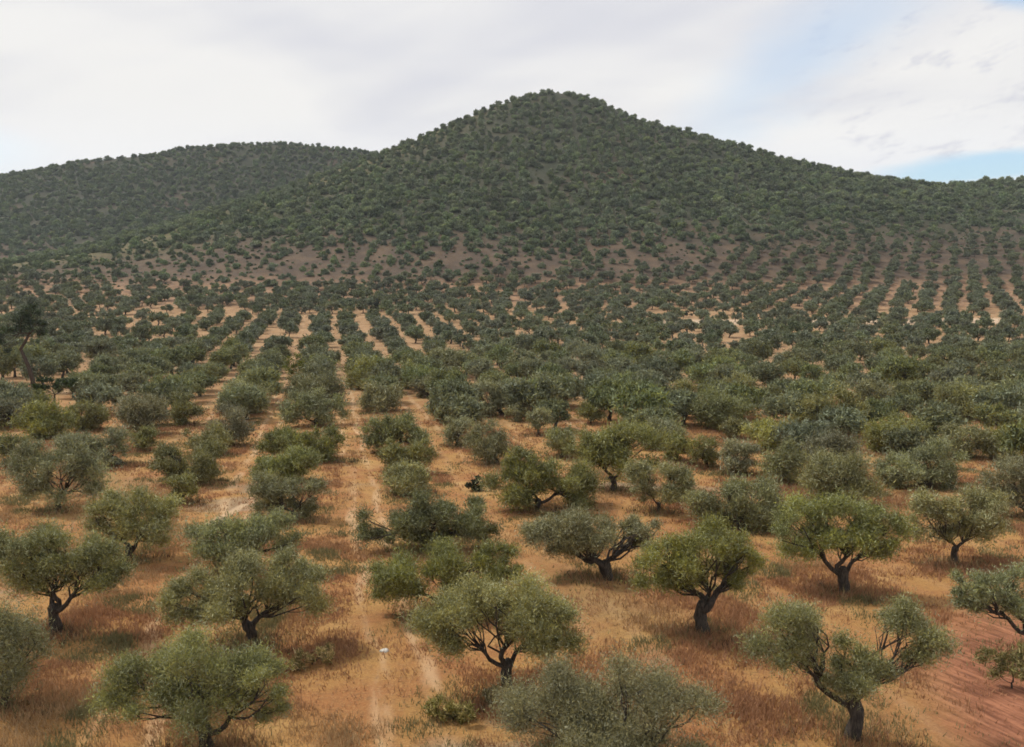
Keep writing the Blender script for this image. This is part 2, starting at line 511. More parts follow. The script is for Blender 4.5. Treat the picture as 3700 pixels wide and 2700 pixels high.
def sprigs(rng, C, R, per_m2, length, width, pal, warm=0.4, flat=0.8, shoots=0.18, cen=None):
    """leaf sprigs spread through clumps: returns verts, quads, tints"""
    VV, TT = [], []
    for c, rc in zip(C, R):
        n = max(6, int(per_m2 * rc * rc * 12.6))
        d = rng.normal(size=(n, 3)); d /= np.linalg.norm(d, axis=1)[:, None]
        rad = rc * np.clip(rng.normal(0.66, 0.27, n), 0.05, 1.5)
        sh = rng.random(n) < shoots
        rad = np.where(sh, rc * (1.0 + 0.65 * rng.random(n) ** 1.6), rad) * (1 + 0.22 * np.sin(d[:, 0] * 5 + c[1] * 9) * np.sin(d[:, 1] * 6 + c[0] * 7) + 0.15 * np.sin(d[:, 2] * 9 + c[0] * 5))
        p = d * rad[:, None]; p[:, 2] *= flat
        p += c
        g = d * 0.40 + rng.normal(size=(n, 3)) * 0.62 + np.array([0, 0, 0.42])
        g /= np.linalg.norm(g, axis=1)[:, None]
        s = np.cross(g, rng.normal(size=(n, 3))); s /= np.linalg.norm(s, axis=1)[:, None] + 1e-9
        ln = length * rng.uniform(0.6, 1.35, n)[:, None]; w = width * rng.uniform(0.7, 1.3, n)[:, None]
        VV.append(np.stack([p + s * w - g * ln * 0.4, p + g * ln * 0.6, p - s * w - g * ln * 0.4], 1))
        cw = np.clip(warm + rng.normal() * 0.2, 0, 1)
        k = np.clip(cw + rng.normal(size=n) * 0.28, 0, 1)[:, None]
        t = pal['lo'] * (1 - k) + pal['hi'] * k
        sv = (rng.random(n) < 0.30)[:, None]
        t = np.where(sv, pal['silver'], t) * rng.uniform(0.68, 1.36, n)[:, None] * rng.uniform(0.85, 1.15)
        TT.append(np.repeat(t[:, None], 3, 1))
    V = np.concatenate(VV).reshape(-1, 3); T = np.concatenate(TT).reshape(-1, 3)
    return V, np.arange(len(V)).reshape(-1, 3), T


def bend(rng, a, b, n, sag=0.12, lift=0.0):
    a = np.asarray(a, float); b = np.asarray(b, float)
    t = np.linspace(0, 1, n)[:, None]
    L_ = np.linalg.norm(b - a)
    w = rng.normal(size=3) * sag * L_; w[2] = abs(w[2]) * lift
    w2 = rng.normal(size=3) * sag * 0.45 * L_
    return a + (b - a) * t + w * np.sin(t * math.pi) + w2 * np.sin(t * 2 * math.pi)


def skeleton(rng, C, R, fork, r0, limbs_n, base=(0, 0, -0.25), flare=1.5, groups=None):
    """trunk path and limb groups reaching the clump centres"""
    base = np.asarray(base, float)
    tp = bend(rng, base, fork, 7, 0.07)
    tt = np.linspace(0, 1, 7)
    tr = r0 * (0.86 + (flare - 0.86) * (1 - tt) ** 3) * (1 + 0.08 * rng.normal(size=7))
    tr[-1] *= 1.1
    trunk = [(tp, tr), (np.array([fork - [0, 0, .02], fork + [0, 0, r0 * .55], fork + [0, 0, r0 * .9]]), np.array([tr[-1] * 0.98, tr[-1] * 0.75, 0.01]))]
    az = np.arctan2(C[:, 1] - fork[1], C[:, 0] - fork[0])
    if groups is None:
        order = np.argsort(az); groups = np.array_split(order, limbs_n)
    limbs = []
    for g in groups:
        if len(g) == 0:
            continue
        mid = C[g].mean(0); knee = fork + (mid - fork) * 0.55; knee[2] = fork[2] + (mid[2] - fork[2]) * 0.42
        lp = bend(rng, fork - np.array([0, 0, 0.9 * r0]), knee, 6, 0.13)
        r1 = r0 * rng.uniform(0.42, 0.6)
        paths = [(lp, np.linspace(r1, r1 * 0.62, 6))]
        for i in g:
            bp_ = bend(rng, lp[int(rng.integers(3, 6))], C[i], 5, 0.11)
            paths.append((bp_, np.linspace(r1 * 0.36, r1 * 0.09, 5)))
            for _k in range(2):
                e = C[i] + rng.normal(size=3) * 0.33 * R[i]
                paths.append((bend(rng, bp_[2], e, 4, 0.12), np.linspace(r1 * 0.15, r1 * 0.05, 4)))
        limbs.append(paths)
    return trunk, limbs


def tag(o, label, cat, group=None, kind=None):
    if label:
        o['label'] = label
    if cat:
        o['category'] = cat
    if group:
        o['group'] = group
    if kind:
        o['kind'] = kind
    return o


def empty(name, loc):
    o = bpy.data.objects.new(name, None)
    o.location = loc
    o.empty_display_size = 0.3
    return link(o)


def part(name, me, parent):
    return link(bpy.data.objects.new(name, me), parent)


GROVE = 'olive trees of the grove'

# ------------------------------------------------------------------ the trees one can pick out, read off the photograph
# (base u, base v, [crown boxes u0, u1, v0, v1], limbs, warmth, label)
T = [
 (460, 1668, [(207, 420, 1462, 1585), (330, 560, 1400, 1590), (500, 648, 1420, 1600)], 4, .75, 'spreading olive tree cut by the bottom edge, its forked trunk leaving the frame'),
 (1360, 1765, [(1085, 1340, 1478, 1700), (1230, 1510, 1425, 1690), (1390, 1630, 1462, 1705), (1200, 1520, 1560, 1760)], 4, .85, 'broad bushy olive crown at the bottom edge hiding its own trunk'),
 (1887, 1633, [(1654, 1824, 1281, 1470), (1954, 2106, 1292, 1480), (1795, 1968, 1403, 1530)], 3, .66, 'stout black-trunked olive with two separate side crowns beside red ploughed soil'),
 (1131, 1538, [(923, 1130, 1300, 1440), (1000, 1220, 1248, 1400), (1120, 1294, 1290, 1430)], 3, .7, 'umbrella-shaped olive with slim Y-forked trunk in the middle foreground'),
 (1552, 1403, [(1387, 1540, 1180, 1318), (1470, 1640, 1136, 1300), (1580, 1692, 1180, 1310)], 3, .62, 'leafy olive with thick upright dark trunk above a dark grass shadow'),
 (557, 1433, [(344, 510, 1250, 1368), (440, 640, 1210, 1360), (590, 733, 1205, 1360)], 3, .62, 'wide low-spreading olive with pale V-forked trunk behind the bottom-edge olive'),
 (1865, 1314, [(1706, 1860, 1105, 1240), (1790, 1940, 1077, 1230), (1880, 1998, 1100, 1248)], 3, .5, 'rounded olive with clear Y fork and reddish shadow, above the two-crowned olive'),
 (115, 1407, [(-45, 130, 1160, 1310), (60, 220, 1144, 1300), (160, 296, 1165, 1315)], 4, .55, 'big dark olive with several rising stems near the left edge'),
 (8, 1565, [(-70, 115, 1314, 1535)], 3, .68, 'bright green olive half cut off by the left edge'),
 (2109, 1248, [(2006, 2130, 1085, 1180), (2090, 2235, 1070, 1185)], 4, .4, 'grey-green olive with three thin forked limbs and leaning trunk, right side'),
 (1351, 1281, [(1145, 1300, 1150, 1235), (1230, 1390, 1114, 1240), (1360, 1462, 1130, 1225)], 4, .42, 'grey-green olive with thick dark trunk standing in rust-coloured tall grass'),
 (960, 1352, [(808, 970, 1215, 1335), (930, 1090, 1190, 1320), (1040, 1164, 1192, 1290)], 4, .5, 'straggling olive whose crown merges behind the umbrella-shaped olive'),
 (938, 1218, [(790, 930, 1100, 1185), (880, 1010, 1085, 1195), (990, 1116, 1105, 1190)], 4, .34, 'ragged grey olive with a dark gap in its crown and short black trunk'),
 (540, 1262, [(415, 560, 1135, 1245), (520, 667, 1122, 1240)], 3, .55, 'dense olive directly behind the wide low-spreading olive'),
 (288, 1238, [(178, 300, 1085, 1185), (255, 393, 1062, 1200)], 3, .5, 'dome-shaped olive behind the big dark olive of the left edge'),
 (2300, 1455, [(2098, 2215, 1255, 1350), (2190, 2330, 1248, 1370)], 3, .32, 'sparse greyish olive branches reaching in from the right edge'),
 (1190, 1128, [(1080, 1210, 1010, 1120), (1180, 1332, 1010, 1118), (1105, 1195, 962, 1060)], 4, .42, 'tall bushy olive with a peaked top beside a black bush'),
 (1353, 1086, [(1254, 1370, 945, 1035), (1320, 1469, 928, 1044)], 4, .42, 'olive with long straight dark trunk and wide flat crown'),
 (1455, 1133, [(1374, 1460, 1020, 1110), (1435, 1532, 1012, 1105)], 3, .45, 'olive with thin V-shaped bare limbs under its crown'),
 (1640, 1172, [(1506, 1640, 1062, 1160), (1600, 1750, 1048, 1166)], 4, .46, 'wide dense olive behind the leafy thick-trunked one'),
 (1850, 1112, [(1768, 1945, 1045, 1105)], 3, .38, 'olive showing only its grey top behind the rounded Y-forked olive'),
 (128, 1131, [(21, 130, 975, 1085), (100, 228, 963, 1090)], 3, .55, 'single olive with short dark trunk over dark shadow at far left'),
 (660, 1152, [(537, 640, 1050, 1145), (620, 713, 1040, 1147)], 3, .42, 'twin-lobed olive in the row just left of the pale track'),
 (405, 1114, [(370, 441, 1052, 1110)], 3, .45, 'small round olive tucked beside the dome-shaped olive'),
 (2285, 1142, [(2170, 2300, 1002, 1110)], 4, .4, 'dark olive cut by the right edge, trunk at the frame border'),
 (440, 1070, [(334, 430, 985, 1062), (405, 506, 977, 1065)], 3, .42, 'broad olive next to the winding footpath'),
 (640, 1066, [(548, 640, 1000, 1058), (610, 717, 995, 1058)], 3, .42, 'low olive directly behind the twin-lobed olive'),
 (735, 1020, [(576, 680, 945, 1010), (660, 760, 942, 1018)], 3, .4, 'spread olive with its right side touching the pale track'),
 (895, 1046, [(826, 905, 970, 1040), (885, 966, 975, 1042)], 3, .42, 'two-domed olive in the row right of the pale track'),
 (900, 1092, [(845, 960, 1036, 1085)], 3, .46, 'small olive just behind the ragged grey olive'),
 (870, 1002, [(787, 880, 908, 990), (850, 950, 900, 992)], 3, .45, 'large olive behind the two-domed olive, right of the track'),
 (2060, 1080, [(1932, 2050, 990, 1070), (2020, 2138, 981, 1072)], 4, .42, 'wide olive standing between the forked right-side olive and the right edge'),
 (1816, 1053, [(1774, 1894, 953, 1030)], 4, .36, 'dark-bellied olive with a clear V of black limbs'),
 (1735, 1068, [(1680, 1780, 975, 1062)], 3, .5, 'upright olive immediately left of the dark-bellied V-limbed one'),
 (1630, 1048, [(1586, 1681, 967, 1042)], 3, .48, 'round olive two places left of the dark-bellied V-limbed one'),
 (1560, 1034, [(1521, 1590, 956, 1030)], 3, .4, 'narrow dark olive three places left of the dark-bellied V-limbed one'),
 (1495, 1022, [(1462, 1528, 956, 1018)], 3, .42, 'small olive right of the flat-crowned long-trunked olive'),
 (1460, 992, [(1398, 1509, 926, 986)], 3, .45, 'olive peeping over the right shoulder of the long-trunked olive'),
 (513, 986, [(457, 553, 893, 982)], 3, .3, 'very dark round olive beyond the footpath'),
 (475, 1006, [(400, 506, 949, 1002)], 3, .42, 'olive half hidden just behind the footpath olive'),
 (330, 962, [(263, 372, 872, 960)], 4, .26, 'blackish olive with a hollow dark underside, left middle ground'),
 (415, 940, [(369, 443, 861, 935)], 3, .55, 'light green olive at the right shoulder of the blackish olive'),
 (283, 1029, [(134, 215, 945, 1015), (195, 286, 945, 1027)], 3, .5, 'lop-sided olive with its bare trunk at the right end of the crown'),
 (318, 998, [(292, 348, 942, 995)], 3, .4, 'small olive right of the lop-sided olive'),
 (39, 1030, [(-12, 64, 939, 1026)], 3, .45, 'upright olive with dark forked trunk at the left edge'),
 (100, 968, [(39, 158, 904, 964)], 3, .5, 'olive above and right of the upright left-edge olive'),
 (65, 914, [(18, 116, 858, 911)], 3, .52, 'olive below the tall pine trunk'),
 (10, 942, [(-20, 50, 893, 940)], 3, .6, 'olive cut by the left edge below the tall pine'),
 (205, 952, [(148, 246, 890, 948)], 3, .42, 'low wide olive left of the blackish olive'),
 (540, 914, [(478, 594, 854, 908)], 3, .55, 'pale wide olive left of the spindly young tree'),
 (700, 942, [(620, 700, 868, 940), (680, 766, 862, 948)], 3, .42, 'tall-crowned olive crowding the left side of the pale track'),
 (695, 894, [(624, 766, 832, 886)], 3, .45, 'olive just right of the spindly young tree'),
 (845, 910, [(790, 894, 856, 906)], 3, .45, 'flat-topped olive right of the track, behind the large one'),
 (1010, 988, [(978, 1046, 908, 980)], 3, .4, 'dense olive in the second row right of the track'),
 (1100, 1026, [(1029, 1122, 914, 1020)], 3, .45, 'tall olive left behind the peaked bushy olive'),
 (1245, 1012, [(1207, 1285, 938, 998)], 3, .45, 'olive left of the flat-crowned long-trunked olive'),
 (1190, 964, [(1166, 1218, 884, 960)], 3, .42, 'slender grey olive in front of the black-trunked spreading olive'),
 (1307, 937, [(1277, 1334, 888, 926)], 3, .35, 'small olive with bare forked trunk behind the long-trunked olive'),
 (1214, 897, [(1165, 1268, 824, 874)], 4, .3, 'dark umbrella olive with clear black trunk in mid grove'),
 (1980, 1000, [(1904, 2050, 914, 992)], 4, .46, 'broad olive right of the dark-bellied V-limbed one'),
 (2130, 1012, [(2073, 2190, 935, 1006)], 3, .5, 'round olive behind the wide right-side olive'),
 (2240, 1018, [(2184, 2295, 949, 1013)], 3, .5, 'olive against the right edge, behind the edge-cut dark one'),
 (1845, 960, [(1736, 1830, 866, 940), (1800, 1912, 854, 953)], 4, .45, 'largest domed olive of the right middle ground'),
 (1600, 948, [(1525, 1666, 872, 938)], 4, .46, 'wide olive left of the yellow-green olive'),
 (1620, 970, [(1586, 1652, 925, 965)], 3, .38, 'little grey olive below the wide olive, left of the yellow-green one'),
 (1690, 990, [(1644, 1746, 921, 985)], 3, 1.0, 'conspicuous yellow-green olive in the right middle ground'),
 (1715, 923, [(1672, 1738, 854, 895)], 3, .25, 'small black-trunked olive above the yellow-green one'),
 (2015, 902, [(1961, 2060, 844, 894)], 3, .45, 'olive right of the largest domed olive, one row back'),
 (2150, 924, [(2080, 2216, 866, 919)], 4, .42, 'broad flat olive near the right edge, one row behind the round one'),
 (1930, 910, [(1890, 1969, 840, 905)], 3, .45, 'olive touching the right side of the largest domed olive'),
 (1510, 896, [(1468, 1558, 837, 890)], 3, .34, 'bluish olive behind the wide olive, right of the centre'),
 (1640, 880, [(1595, 1681, 823, 874)], 3, .38, 'round olive left behind the small black-trunked one'),
 (990, 928, [(945, 1035, 865, 922)], 3, .45, 'olive at the near end of the second lane right of the track'),
 (1110, 918, [(1029, 1110, 840, 912), (1085, 1174, 837, 908)], 3, .42, 'wide olive left of the dark umbrella olive'),
 (1145, 932, [(1119, 1169, 888, 928)], 3, .36, 'small grey olive in front of the wide one, left of slender grey olive'),
 (805, 860, [(760, 856, 800, 858)], 3, .42, 'olive beside the track where the open lane begins'),
 (903, 860, [(872, 933, 795, 850)], 3, .36, 'upright olive between the two open lanes right of the track'),
 (945, 880, [(908, 982, 837, 876)], 3, .42, 'low olive on the right of the second open lane'),
 (984, 835, [(943, 1028, 775, 812)], 4, .32, 'dark flat-topped olive with two black trunks showing'),
 (1005, 847, [(981, 1024, 808, 838)], 3, .3, 'tiny olive with black trunk in front of the dark flat-topped olive'),
]
specs = []
base_pts = ground_hit([t[0] for t in T], [t[1] for t in T])
for k, (bu, bv, lobes, nl, warm, label) in enumerate(T):
    x, y, z = base_pts[k]
    x = float(x); y = float(y); z = float(height(x, y))
    dep = float(project(x, y, z)[2]); mpp = dep / F
    ell = []
    for (u0, u1, v0, v1) in lobes:
        uc, vc = (u0 + u1) / 2, (v0 + v1) / 2
        cx, cy, cz = (float(q) for q in at_dist(uc, vc, y))
        th = math.atan2(CAMZ - cz, y)
        a = (u1 - u0) / 2 * mpp
        e = (v1 - v0) / 2 * mpp
        b = a * 0.95
        c = math.sqrt(max(e * e - (0.6 * b * math.sin(th)) ** 2, (0.55 * a) ** 2)) / math.cos(th)
        near = mpp < 0.02; c = min(c * (1.1 if near else 1.25), a * 1.3); a *= 1.09 if near else 1.17; b *= 1.08
        ell.append([cx - x, 0.0, max(cz - z - (0.06 if near else 0.12) * c, c * 0.75 + 0.2), a, b, c])
    specs.append(dict(x=x, y=y, z=z, ell=np.array(ell), nl=nl, warm=warm, label=label, wpx=max(l[1] for l in lobes) - min(l[0] for l in lobes), mpp=mpp))

occupied = []


def build_unique(k, s):
    rng = np.random.default_rng(100 + k)
    ell = s['ell']
    wid = (ell[:, 0] + ell[:, 3]).max() - (ell[:, 0] - ell[:, 3]).min()
    C, R, G = [], [], []
    for i, e in enumerate(ell):
        cen = e[:3].copy(); half = e[3:].copy() * 0.86
        if len(ell) > 1:                     # lobes of one crown sit at slightly different depths
            cen[1] += rng.uniform(-0.3, 0.3) * e[4]
        n = int(max(9, 26 / len(ell) ** 0.6))
        c, r = clumps_in(rng, cen, half, n, 0.37, -0.85, 0.38)
        G.append(np.arange(len(c)) + sum(len(q) for q in C)); C.append(c); R.append(r)
    C = np.concatenate(C); R = np.concatenate(R)
    ln = 8.8 * s['mpp']; w = ln * 0.1            # sprig size follows how finely the photograph resolves the tree
    tot = (R ** 2).sum() * 12.6
    area = min(wid * wid, 1.15 * sum(4 * e[3] * e[4] for e in ell))
    target = min(3.6 * area / (ln * w), 125000)
    V, Q, TT = sprigs(rng, C, R, target / tot, ln, w, OLIVE, s['warm'])
    zlow = (C[:, 2] - R).min()
    fx = float(np.average(C[:, 0])) * 0.35
    fork = np.array([fx, 0.0, float(np.clip(0.62 * (zlow + 0.35), 0.5, 1.6))])
    r0 = 0.048 * wid ** 0.8 if wid > 3 else 0.045 * wid
    r0 *= rng.uniform(0.8, 1.15)
    if 'stout' in s['label'] or 'thick' in s['label']:
        r0 *= 1.3
    if 'slim' in s['label'] or 'thin' in s['label']:
        r0 *= 0.85
    trunk, limbs = skeleton(rng, C, R, fork, r0, s['nl'], groups=G if len(ell) > 1 else None)
    root = empty('olive_tree', (s['x'], s['y'], s['z']))
    tag(root, s['label'], 'olive tree', GROVE)
    tv, tq = tubes(trunk, 9)
    tv += np.random.default_rng(k).normal(size=tv.shape) * r0 * 0.07
    tr = part('trunk', mesh_np('trunk', tv, tq, MAT_BARK, smooth=True), root)
    for lb in limbs:
        lv, lq = tubes(lb, 6)
        part('limb', mesh_np('limb', lv, lq, MAT_BARK, smooth=True), tr)
    part('crown', mesh_np('crown', V, Q, MAT_LEAF, TT), root)
    return root


# shared kinds for the smaller trees: crown 5 m wide, about 4 m tall
def kind_mesh(seed, sprig_n, ln, w, half=(2.5, 2.4, 1.45), zc=2.35, nclump=20, pal=OLIVE, warm=0.4, rs=0.33, floor=-0.55, sides=6, twigs=True, mat=MAT_LEAF):
    rng = np.random.default_rng(seed)
    half = np.array(half) * 0.86
    C, R = clumps_in(rng, np.array([rng.normal() * 0.2, rng.normal() * 0.2, zc]), half, nclump, rs, floor)
    V, Q, TT = sprigs(rng, C, R, sprig_n / ((R ** 2).sum() * 12.6), ln, w, pal, warm)
    fork = np.array([rng.normal() * 0.15, rng.normal() * 0.15, max(0.5, zc - half[2] * 0.75)])
    trunk, limbs = skeleton(rng, C, R, fork, rng.uniform(0.15, 0.22), 3)
    paths = trunk + [p for lb in limbs for p in (lb if twigs else lb[:3])]
    tv, tq = tubes(paths, sides)
    return mesh_np('trunk', tv, tq, MAT_BARK, smooth=True), mesh_np('crown', V, Q, mat, TT)


LOOKS = [  # (adjective, half axes, centre height, warmth, clumps)
 ('round', (2.5, 2.45, 1.75), 2.2, .40, 26), ('broad flat-topped', (2.95, 2.8, 1.4), 2.1, .40, 30), ('dense dark', (2.55, 2.5, 1.7), 2.1, .15, 30),
 ('open ragged', (2.75, 2.6, 1.6), 2.35, .42, 17), ('low bushy', (2.75, 2.7, 1.7), 1.75, .45, 28), ('tall', (2.35, 2.35, 2.0), 2.5, .40, 26),
 ('pale', (2.6, 2.5, 1.6), 2.15, .72, 25), ('lop-sided', (2.75, 2.45, 1.6), 2.15, .40, 19), ('greyish', (2.55, 2.5, 1.6), 2.1, .25, 25)]
KINDS = []
for i, (adj, half, zc, warm, nc) in enumerate(LOOKS):
    for j in range(2):
        KINDS.append((adj, half, zc) + kind_mesh(500 + i * 7 + j, 3600, 0.42, 0.070, half, zc, nc, pal=OLIVE_MID, warm=warm))


def place_kind(ki, x, y, z, sx, sz, rot, label, cat='olive tree', name='olive_tree', group=GROVE):
    adj, half, zc, tm, cm = KINDS[ki]
    root = empty(name, (x, y, z))
    root.rotation_euler[2] = rot
    root.scale = (sx, sx, sz)
    tag(root, label, cat, group)
    part('trunk', tm, root)
    part('crown', cm, root)
    return root


rowcount = {}
for k, s in enumerate(specs):
    occupied.append((s['x'], s['y'], 1.3 + 0.33 * (s['wpx'] * s['mpp'])))
    build_unique(k, s)
    r, v = row_coords(s['x'], s['y'])
    rowcount.setdefault(math.floor((v - LANE0) / ROW_W), []).append(r)
print('hand placed', len(specs))

# ------------------------------------------------------------------ the rest of the grove on its row lattice
rng = np.random.default_rng(7)
cand = []
for k in range(-32, 33):
    for j in range(0, 60):
        r = 14 + (j * 6.2 if j < 20 else 124.0 + (j - 20) * 6.6) + rng.normal() * 0.9 + (k % 3) * 1.7
        v = LANE0 + ROW_W * (k + 0.5) + rng.normal() * 0.75
        x = r * RD[0] + v * RP[0]; y = r * RD[1] + v * RP[1]
        if y < 58 or rng.random() < (0.05 if y < 130 else 0.10):
            continue
        cand.append((x, y, k, r))
cx_ = np.array([c[0] for c in cand]); cy_ = np.array([c[1] for c in cand]); cz_ = height(cx_, cy_)
cu_, cv_, cd_ = project(cx_, cy_, cz_)
for pu, pv in ((76, 866), (123, 914), (648, 864)):      # keep the single pines and the young tree clear
    q = ground_hit([pu], [pv])[0]
    occupied += [(q[0] * f, q[1] * f, 3.6) for f in (1.0, 0.96, 0.91, 0.86)]
occ = np.array(occupied)
keep = []
for i in range(len(cand)):
    if not (-70 < cu_[i] < 2334) or cy_[i] > 262:
        continue
    if (((occ[:, 0] - cx_[i]) ** 2 + (occ[:, 1] - cy_[i]) ** 2) < occ[:, 2] ** 2 * 0.72).any():
        continue
    # the open lane ends and bare pale patches
    if cv_[i] > np.interp(cu_[i], [0, 500, 600, 960, 1000, 1400, 1450, 2264], [960, 950, 905, 905, 960, 960, 1050, 1050]):
        continue
    keep.append(i)
keep.sort(key=lambda i: cd_[i])
N_IND = 300 - len(specs)
ind, rest = keep[:N_IND], keep[N_IND:]
for i in ind:
    rowcount.setdefault(cand[i][2], []).append(cand[i][3])
ORD = ('first second third fourth fifth sixth seventh eighth ninth tenth eleventh twelfth thirteenth fourteenth fifteenth sixteenth seventeenth '
       'eighteenth nineteenth twentieth').split()
ORD += ['twenty-' + o for o in ORD[:9]] + ['thirtieth']
for i in ind:
    k, r = cand[i][2], cand[i][3]
    n = sorted(rowcount[k]).index(r)
    ki = int(rng.integers(len(KINDS)))
    side = 'right' if k >= 0 else 'left'
    nth = k if k >= 0 else -k - 1
    label = '%s olive, %s from the front in the %s row %s of the pale track' % (KINDS[ki][0], ORD[min(n, 29)], ORD[min(nth, 29)], side)
    s = rng.uniform(0.78, 1.18)
    place_kind(ki, float(cx_[i]), float(cy_[i]), float(cz_[i]), s, s * rng.uniform(0.88, 1.1), rng.uniform(0, 6.28), label)
print('lattice individuals', len(ind), 'farthest', cd_[ind[-1]], 'rest', len(rest))

# ------------------------------------------------------------------ masses: the far grove and the wooded hill
HILL = dict(lo=np.array([0.080, 0.116, 0.062]), hi=np.array([0.200, 0.230, 0.098]), silver=np.array([0.22, 0.25, 0.17]))


def kinds_collection(name, meshes):
    c = bpy.data.collections.new(name)          # not linked to the scene: only the source of the mass below
    for n, me in meshes:
        o = bpy.data.objects.new(n, me)
        c.objects.link(o)
    return c


def joined(tm, cm):
    """trunk and crown as one mesh with two materials"""
    V, P, Cc, mats = [], [], [], []
    off = 0
    me = bpy.data.meshes.new('tree')
    vs, fs, mi, tint = [], [], [], []
    for q, m in enumerate((tm, cm)):
        n = len(m.vertices); co = np.empty(n * 3, np.float32); m.vertices.foreach_get('co', co)
        li = np.empty(len(m.loops), np.int32); m.loops.foreach_get('vertex_index', li)
        vs.append(co.reshape(-1, 3)); fs.append(li.reshape(len(m.polygons), -1) + off); mi.append(np.full(len(m.polygons), q)); off += n
        if 'tint' in m.attributes:
            t = np.empty(n * 4, np.float32); m.attributes['tint'].data.foreach_get('color', t); tint.append(t.reshape(-1, 4)[:, :3])
        else:
            tint.append(np.full((n, 3), 0.05))
    me = mesh_np('tree', np.concatenate(vs), fs, tm.materials[0], np.concatenate(tint))
    me.materials.append(cm.materials[0])
    me.polygons.foreach_set('material_index', np.concatenate(mi).astype(np.int32))
    return me


def mass(name, label, pts, scl, rot, idx, coll):
    me = bpy.data.meshes.new(name)
    me.vertices.add(len(pts)); me.vertices.foreach_set('co', np.asarray(pts, np.float32).ravel())
    for nm, ty, fld, arr in (('scl', 'FLOAT_VECTOR', 'vector', scl), ('rot', 'FLOAT_VECTOR', 'vector', rot), ('idx', 'INT', 'value', idx)):
        a = me.attributes.new(nm, ty, 'POINT')
        a.data.foreach_set(fld, np.asarray(arr, np.int32 if ty == 'INT' else np.float32).ravel())
    o = link(bpy.data.objects.new(name, me))
    tag(o, label, None, None, 'stuff')
    ng = bpy.data.node_groups.new(name, 'GeometryNodeTree')
    ng.interface.new_socket('Geometry', in_out='INPUT', socket_type='NodeSocketGeometry')
    ng.interface.new_socket('Geometry', in_out='OUTPUT', socket_type='NodeSocketGeometry')
    gi_, go_ = ng.nodes.new('NodeGroupInput'), ng.nodes.new('NodeGroupOutput')
    m2p = ng.nodes.new('GeometryNodeMeshToPoints')
    iop = ng.nodes.new('GeometryNodeInstanceOnPoints')
    ci = ng.nodes.new('GeometryNodeCollectionInfo')
    ci.inputs['Collection'].default_value = coll
    ci.inputs['Separate Children'].default_value = True
    ci.inputs['Reset Children'].default_value = True

    def attr(nm, ty):
        n = ng.nodes.new('GeometryNodeInputNamedAttribute'); n.data_type = ty; n.inputs['Name'].default_value = nm
        return n.outputs['Attribute']
    Lk = ng.links.new
    Lk(gi_.outputs[0], m2p.inputs[0]); Lk(m2p.outputs[0], iop.inputs['Points'])
    Lk(ci.outputs[0], iop.inputs['Instance'])
    iop.inputs['Pick Instance'].default_value = True
    Lk(attr('idx', 'INT'), iop.inputs['Instance Index'])
    Lk(attr('rot', 'FLOAT_VECTOR'), iop.inputs['Rotation'])
    Lk(attr('scl', 'FLOAT_VECTOR'), iop.inputs['Scale'])
    Lk(iop.outputs[0], go_.inputs[0])
    md = o.modifiers.new('scatter', 'NODES'); md.node_group = ng
    return o


far_src = []
for i, (adj, half, zc, warm, nc) in enumerate(LOOKS[:7]):
    tm, cm = kind_mesh(900 + i, 2400, 0.55, 0.12, half, zc, 16, pal=OLIVE_FAR, warm=warm, sides=4, twigs=False)
    far_src.append(('olive_%02d' % i, joined(tm, cm)))
far_coll = kinds_collection('far_olive_kinds', far_src)
hill_src = []
for i in range(7):
    rr = np.random.default_rng(50 + i)
    h = (2.6, 2.6, rr.uniform(1.7, 2.2))
    tm, cm = kind_mesh(950 + i, 2000, 0.62, 0.15, h, h[2] * 0.82, 16, HILL, rr.uniform(0.1, 0.75), 0.36, -0.8, 4, False, MAT_WOOD_LEAF)
    hill_src.append(('hill_tree_%02d' % i, joined(tm, cm)))
hill_coll = kinds_collection('hill_tree_kinds', hill_src)

# far part of the grove: the rest of the lattice, then the upper block whose rows run up to the right
pts, scl = [], []
for i in rest:
    pts.append((cx_[i], cy_[i], cz_[i])); s = rng.uniform(0.66, 1.02); scl.append((s, s, s * rng.uniform(0.9, 1.1)))
UA = math.radians(27)
UD = np.array([math.sin(UA), math.cos(UA)]); UP = np.array([math.cos(UA), -math.sin(UA)])
for k in range(-70, 70):
    for j in range(0, 110):
        r = j * 5.2 + rng.normal() * 1.1; v = k * 8.0 + rng.normal() * 1.0
        x = r * UD[0] + v * UP[0]; y = r * UD[1] + v * UP[1]
        if y < 268 or y > 520 or abs(x) > 330:
            continue
        z = float(height(x, y)); u_, v_, d_ = project(x, y, z)
        if not (-60 < u_ < 2330):
            continue
        top = np.interp(u_, [0, 300, 600, 900, 1300, 1500, 1700, 2264], [600, 632, 640, 618, 600, 580, 545, 520])
        if v_ < top + rng.normal() * 8:
            continue
        p = 0.9 if u_ > 560 else 0.75
        if rng.random() > p:
            continue
        s = rng.uniform(0.72, 1.08) if v_ > 600 else rng.uniform(0.6, 1.0)
        pts.append((x, y, z)); scl.append((s, s, s * rng.uniform(0.9, 1.1)))
n = len(pts)
rot = np.zeros((n, 3)); rot[:, 2] = rng.uniform(0, 6.28, n)
mass('far_olive_grove', 'far rows of small olive trees reaching to the foot of the hill', pts, scl, rot, rng.integers(0, len(far_src), n), far_coll)
print('far grove', n)

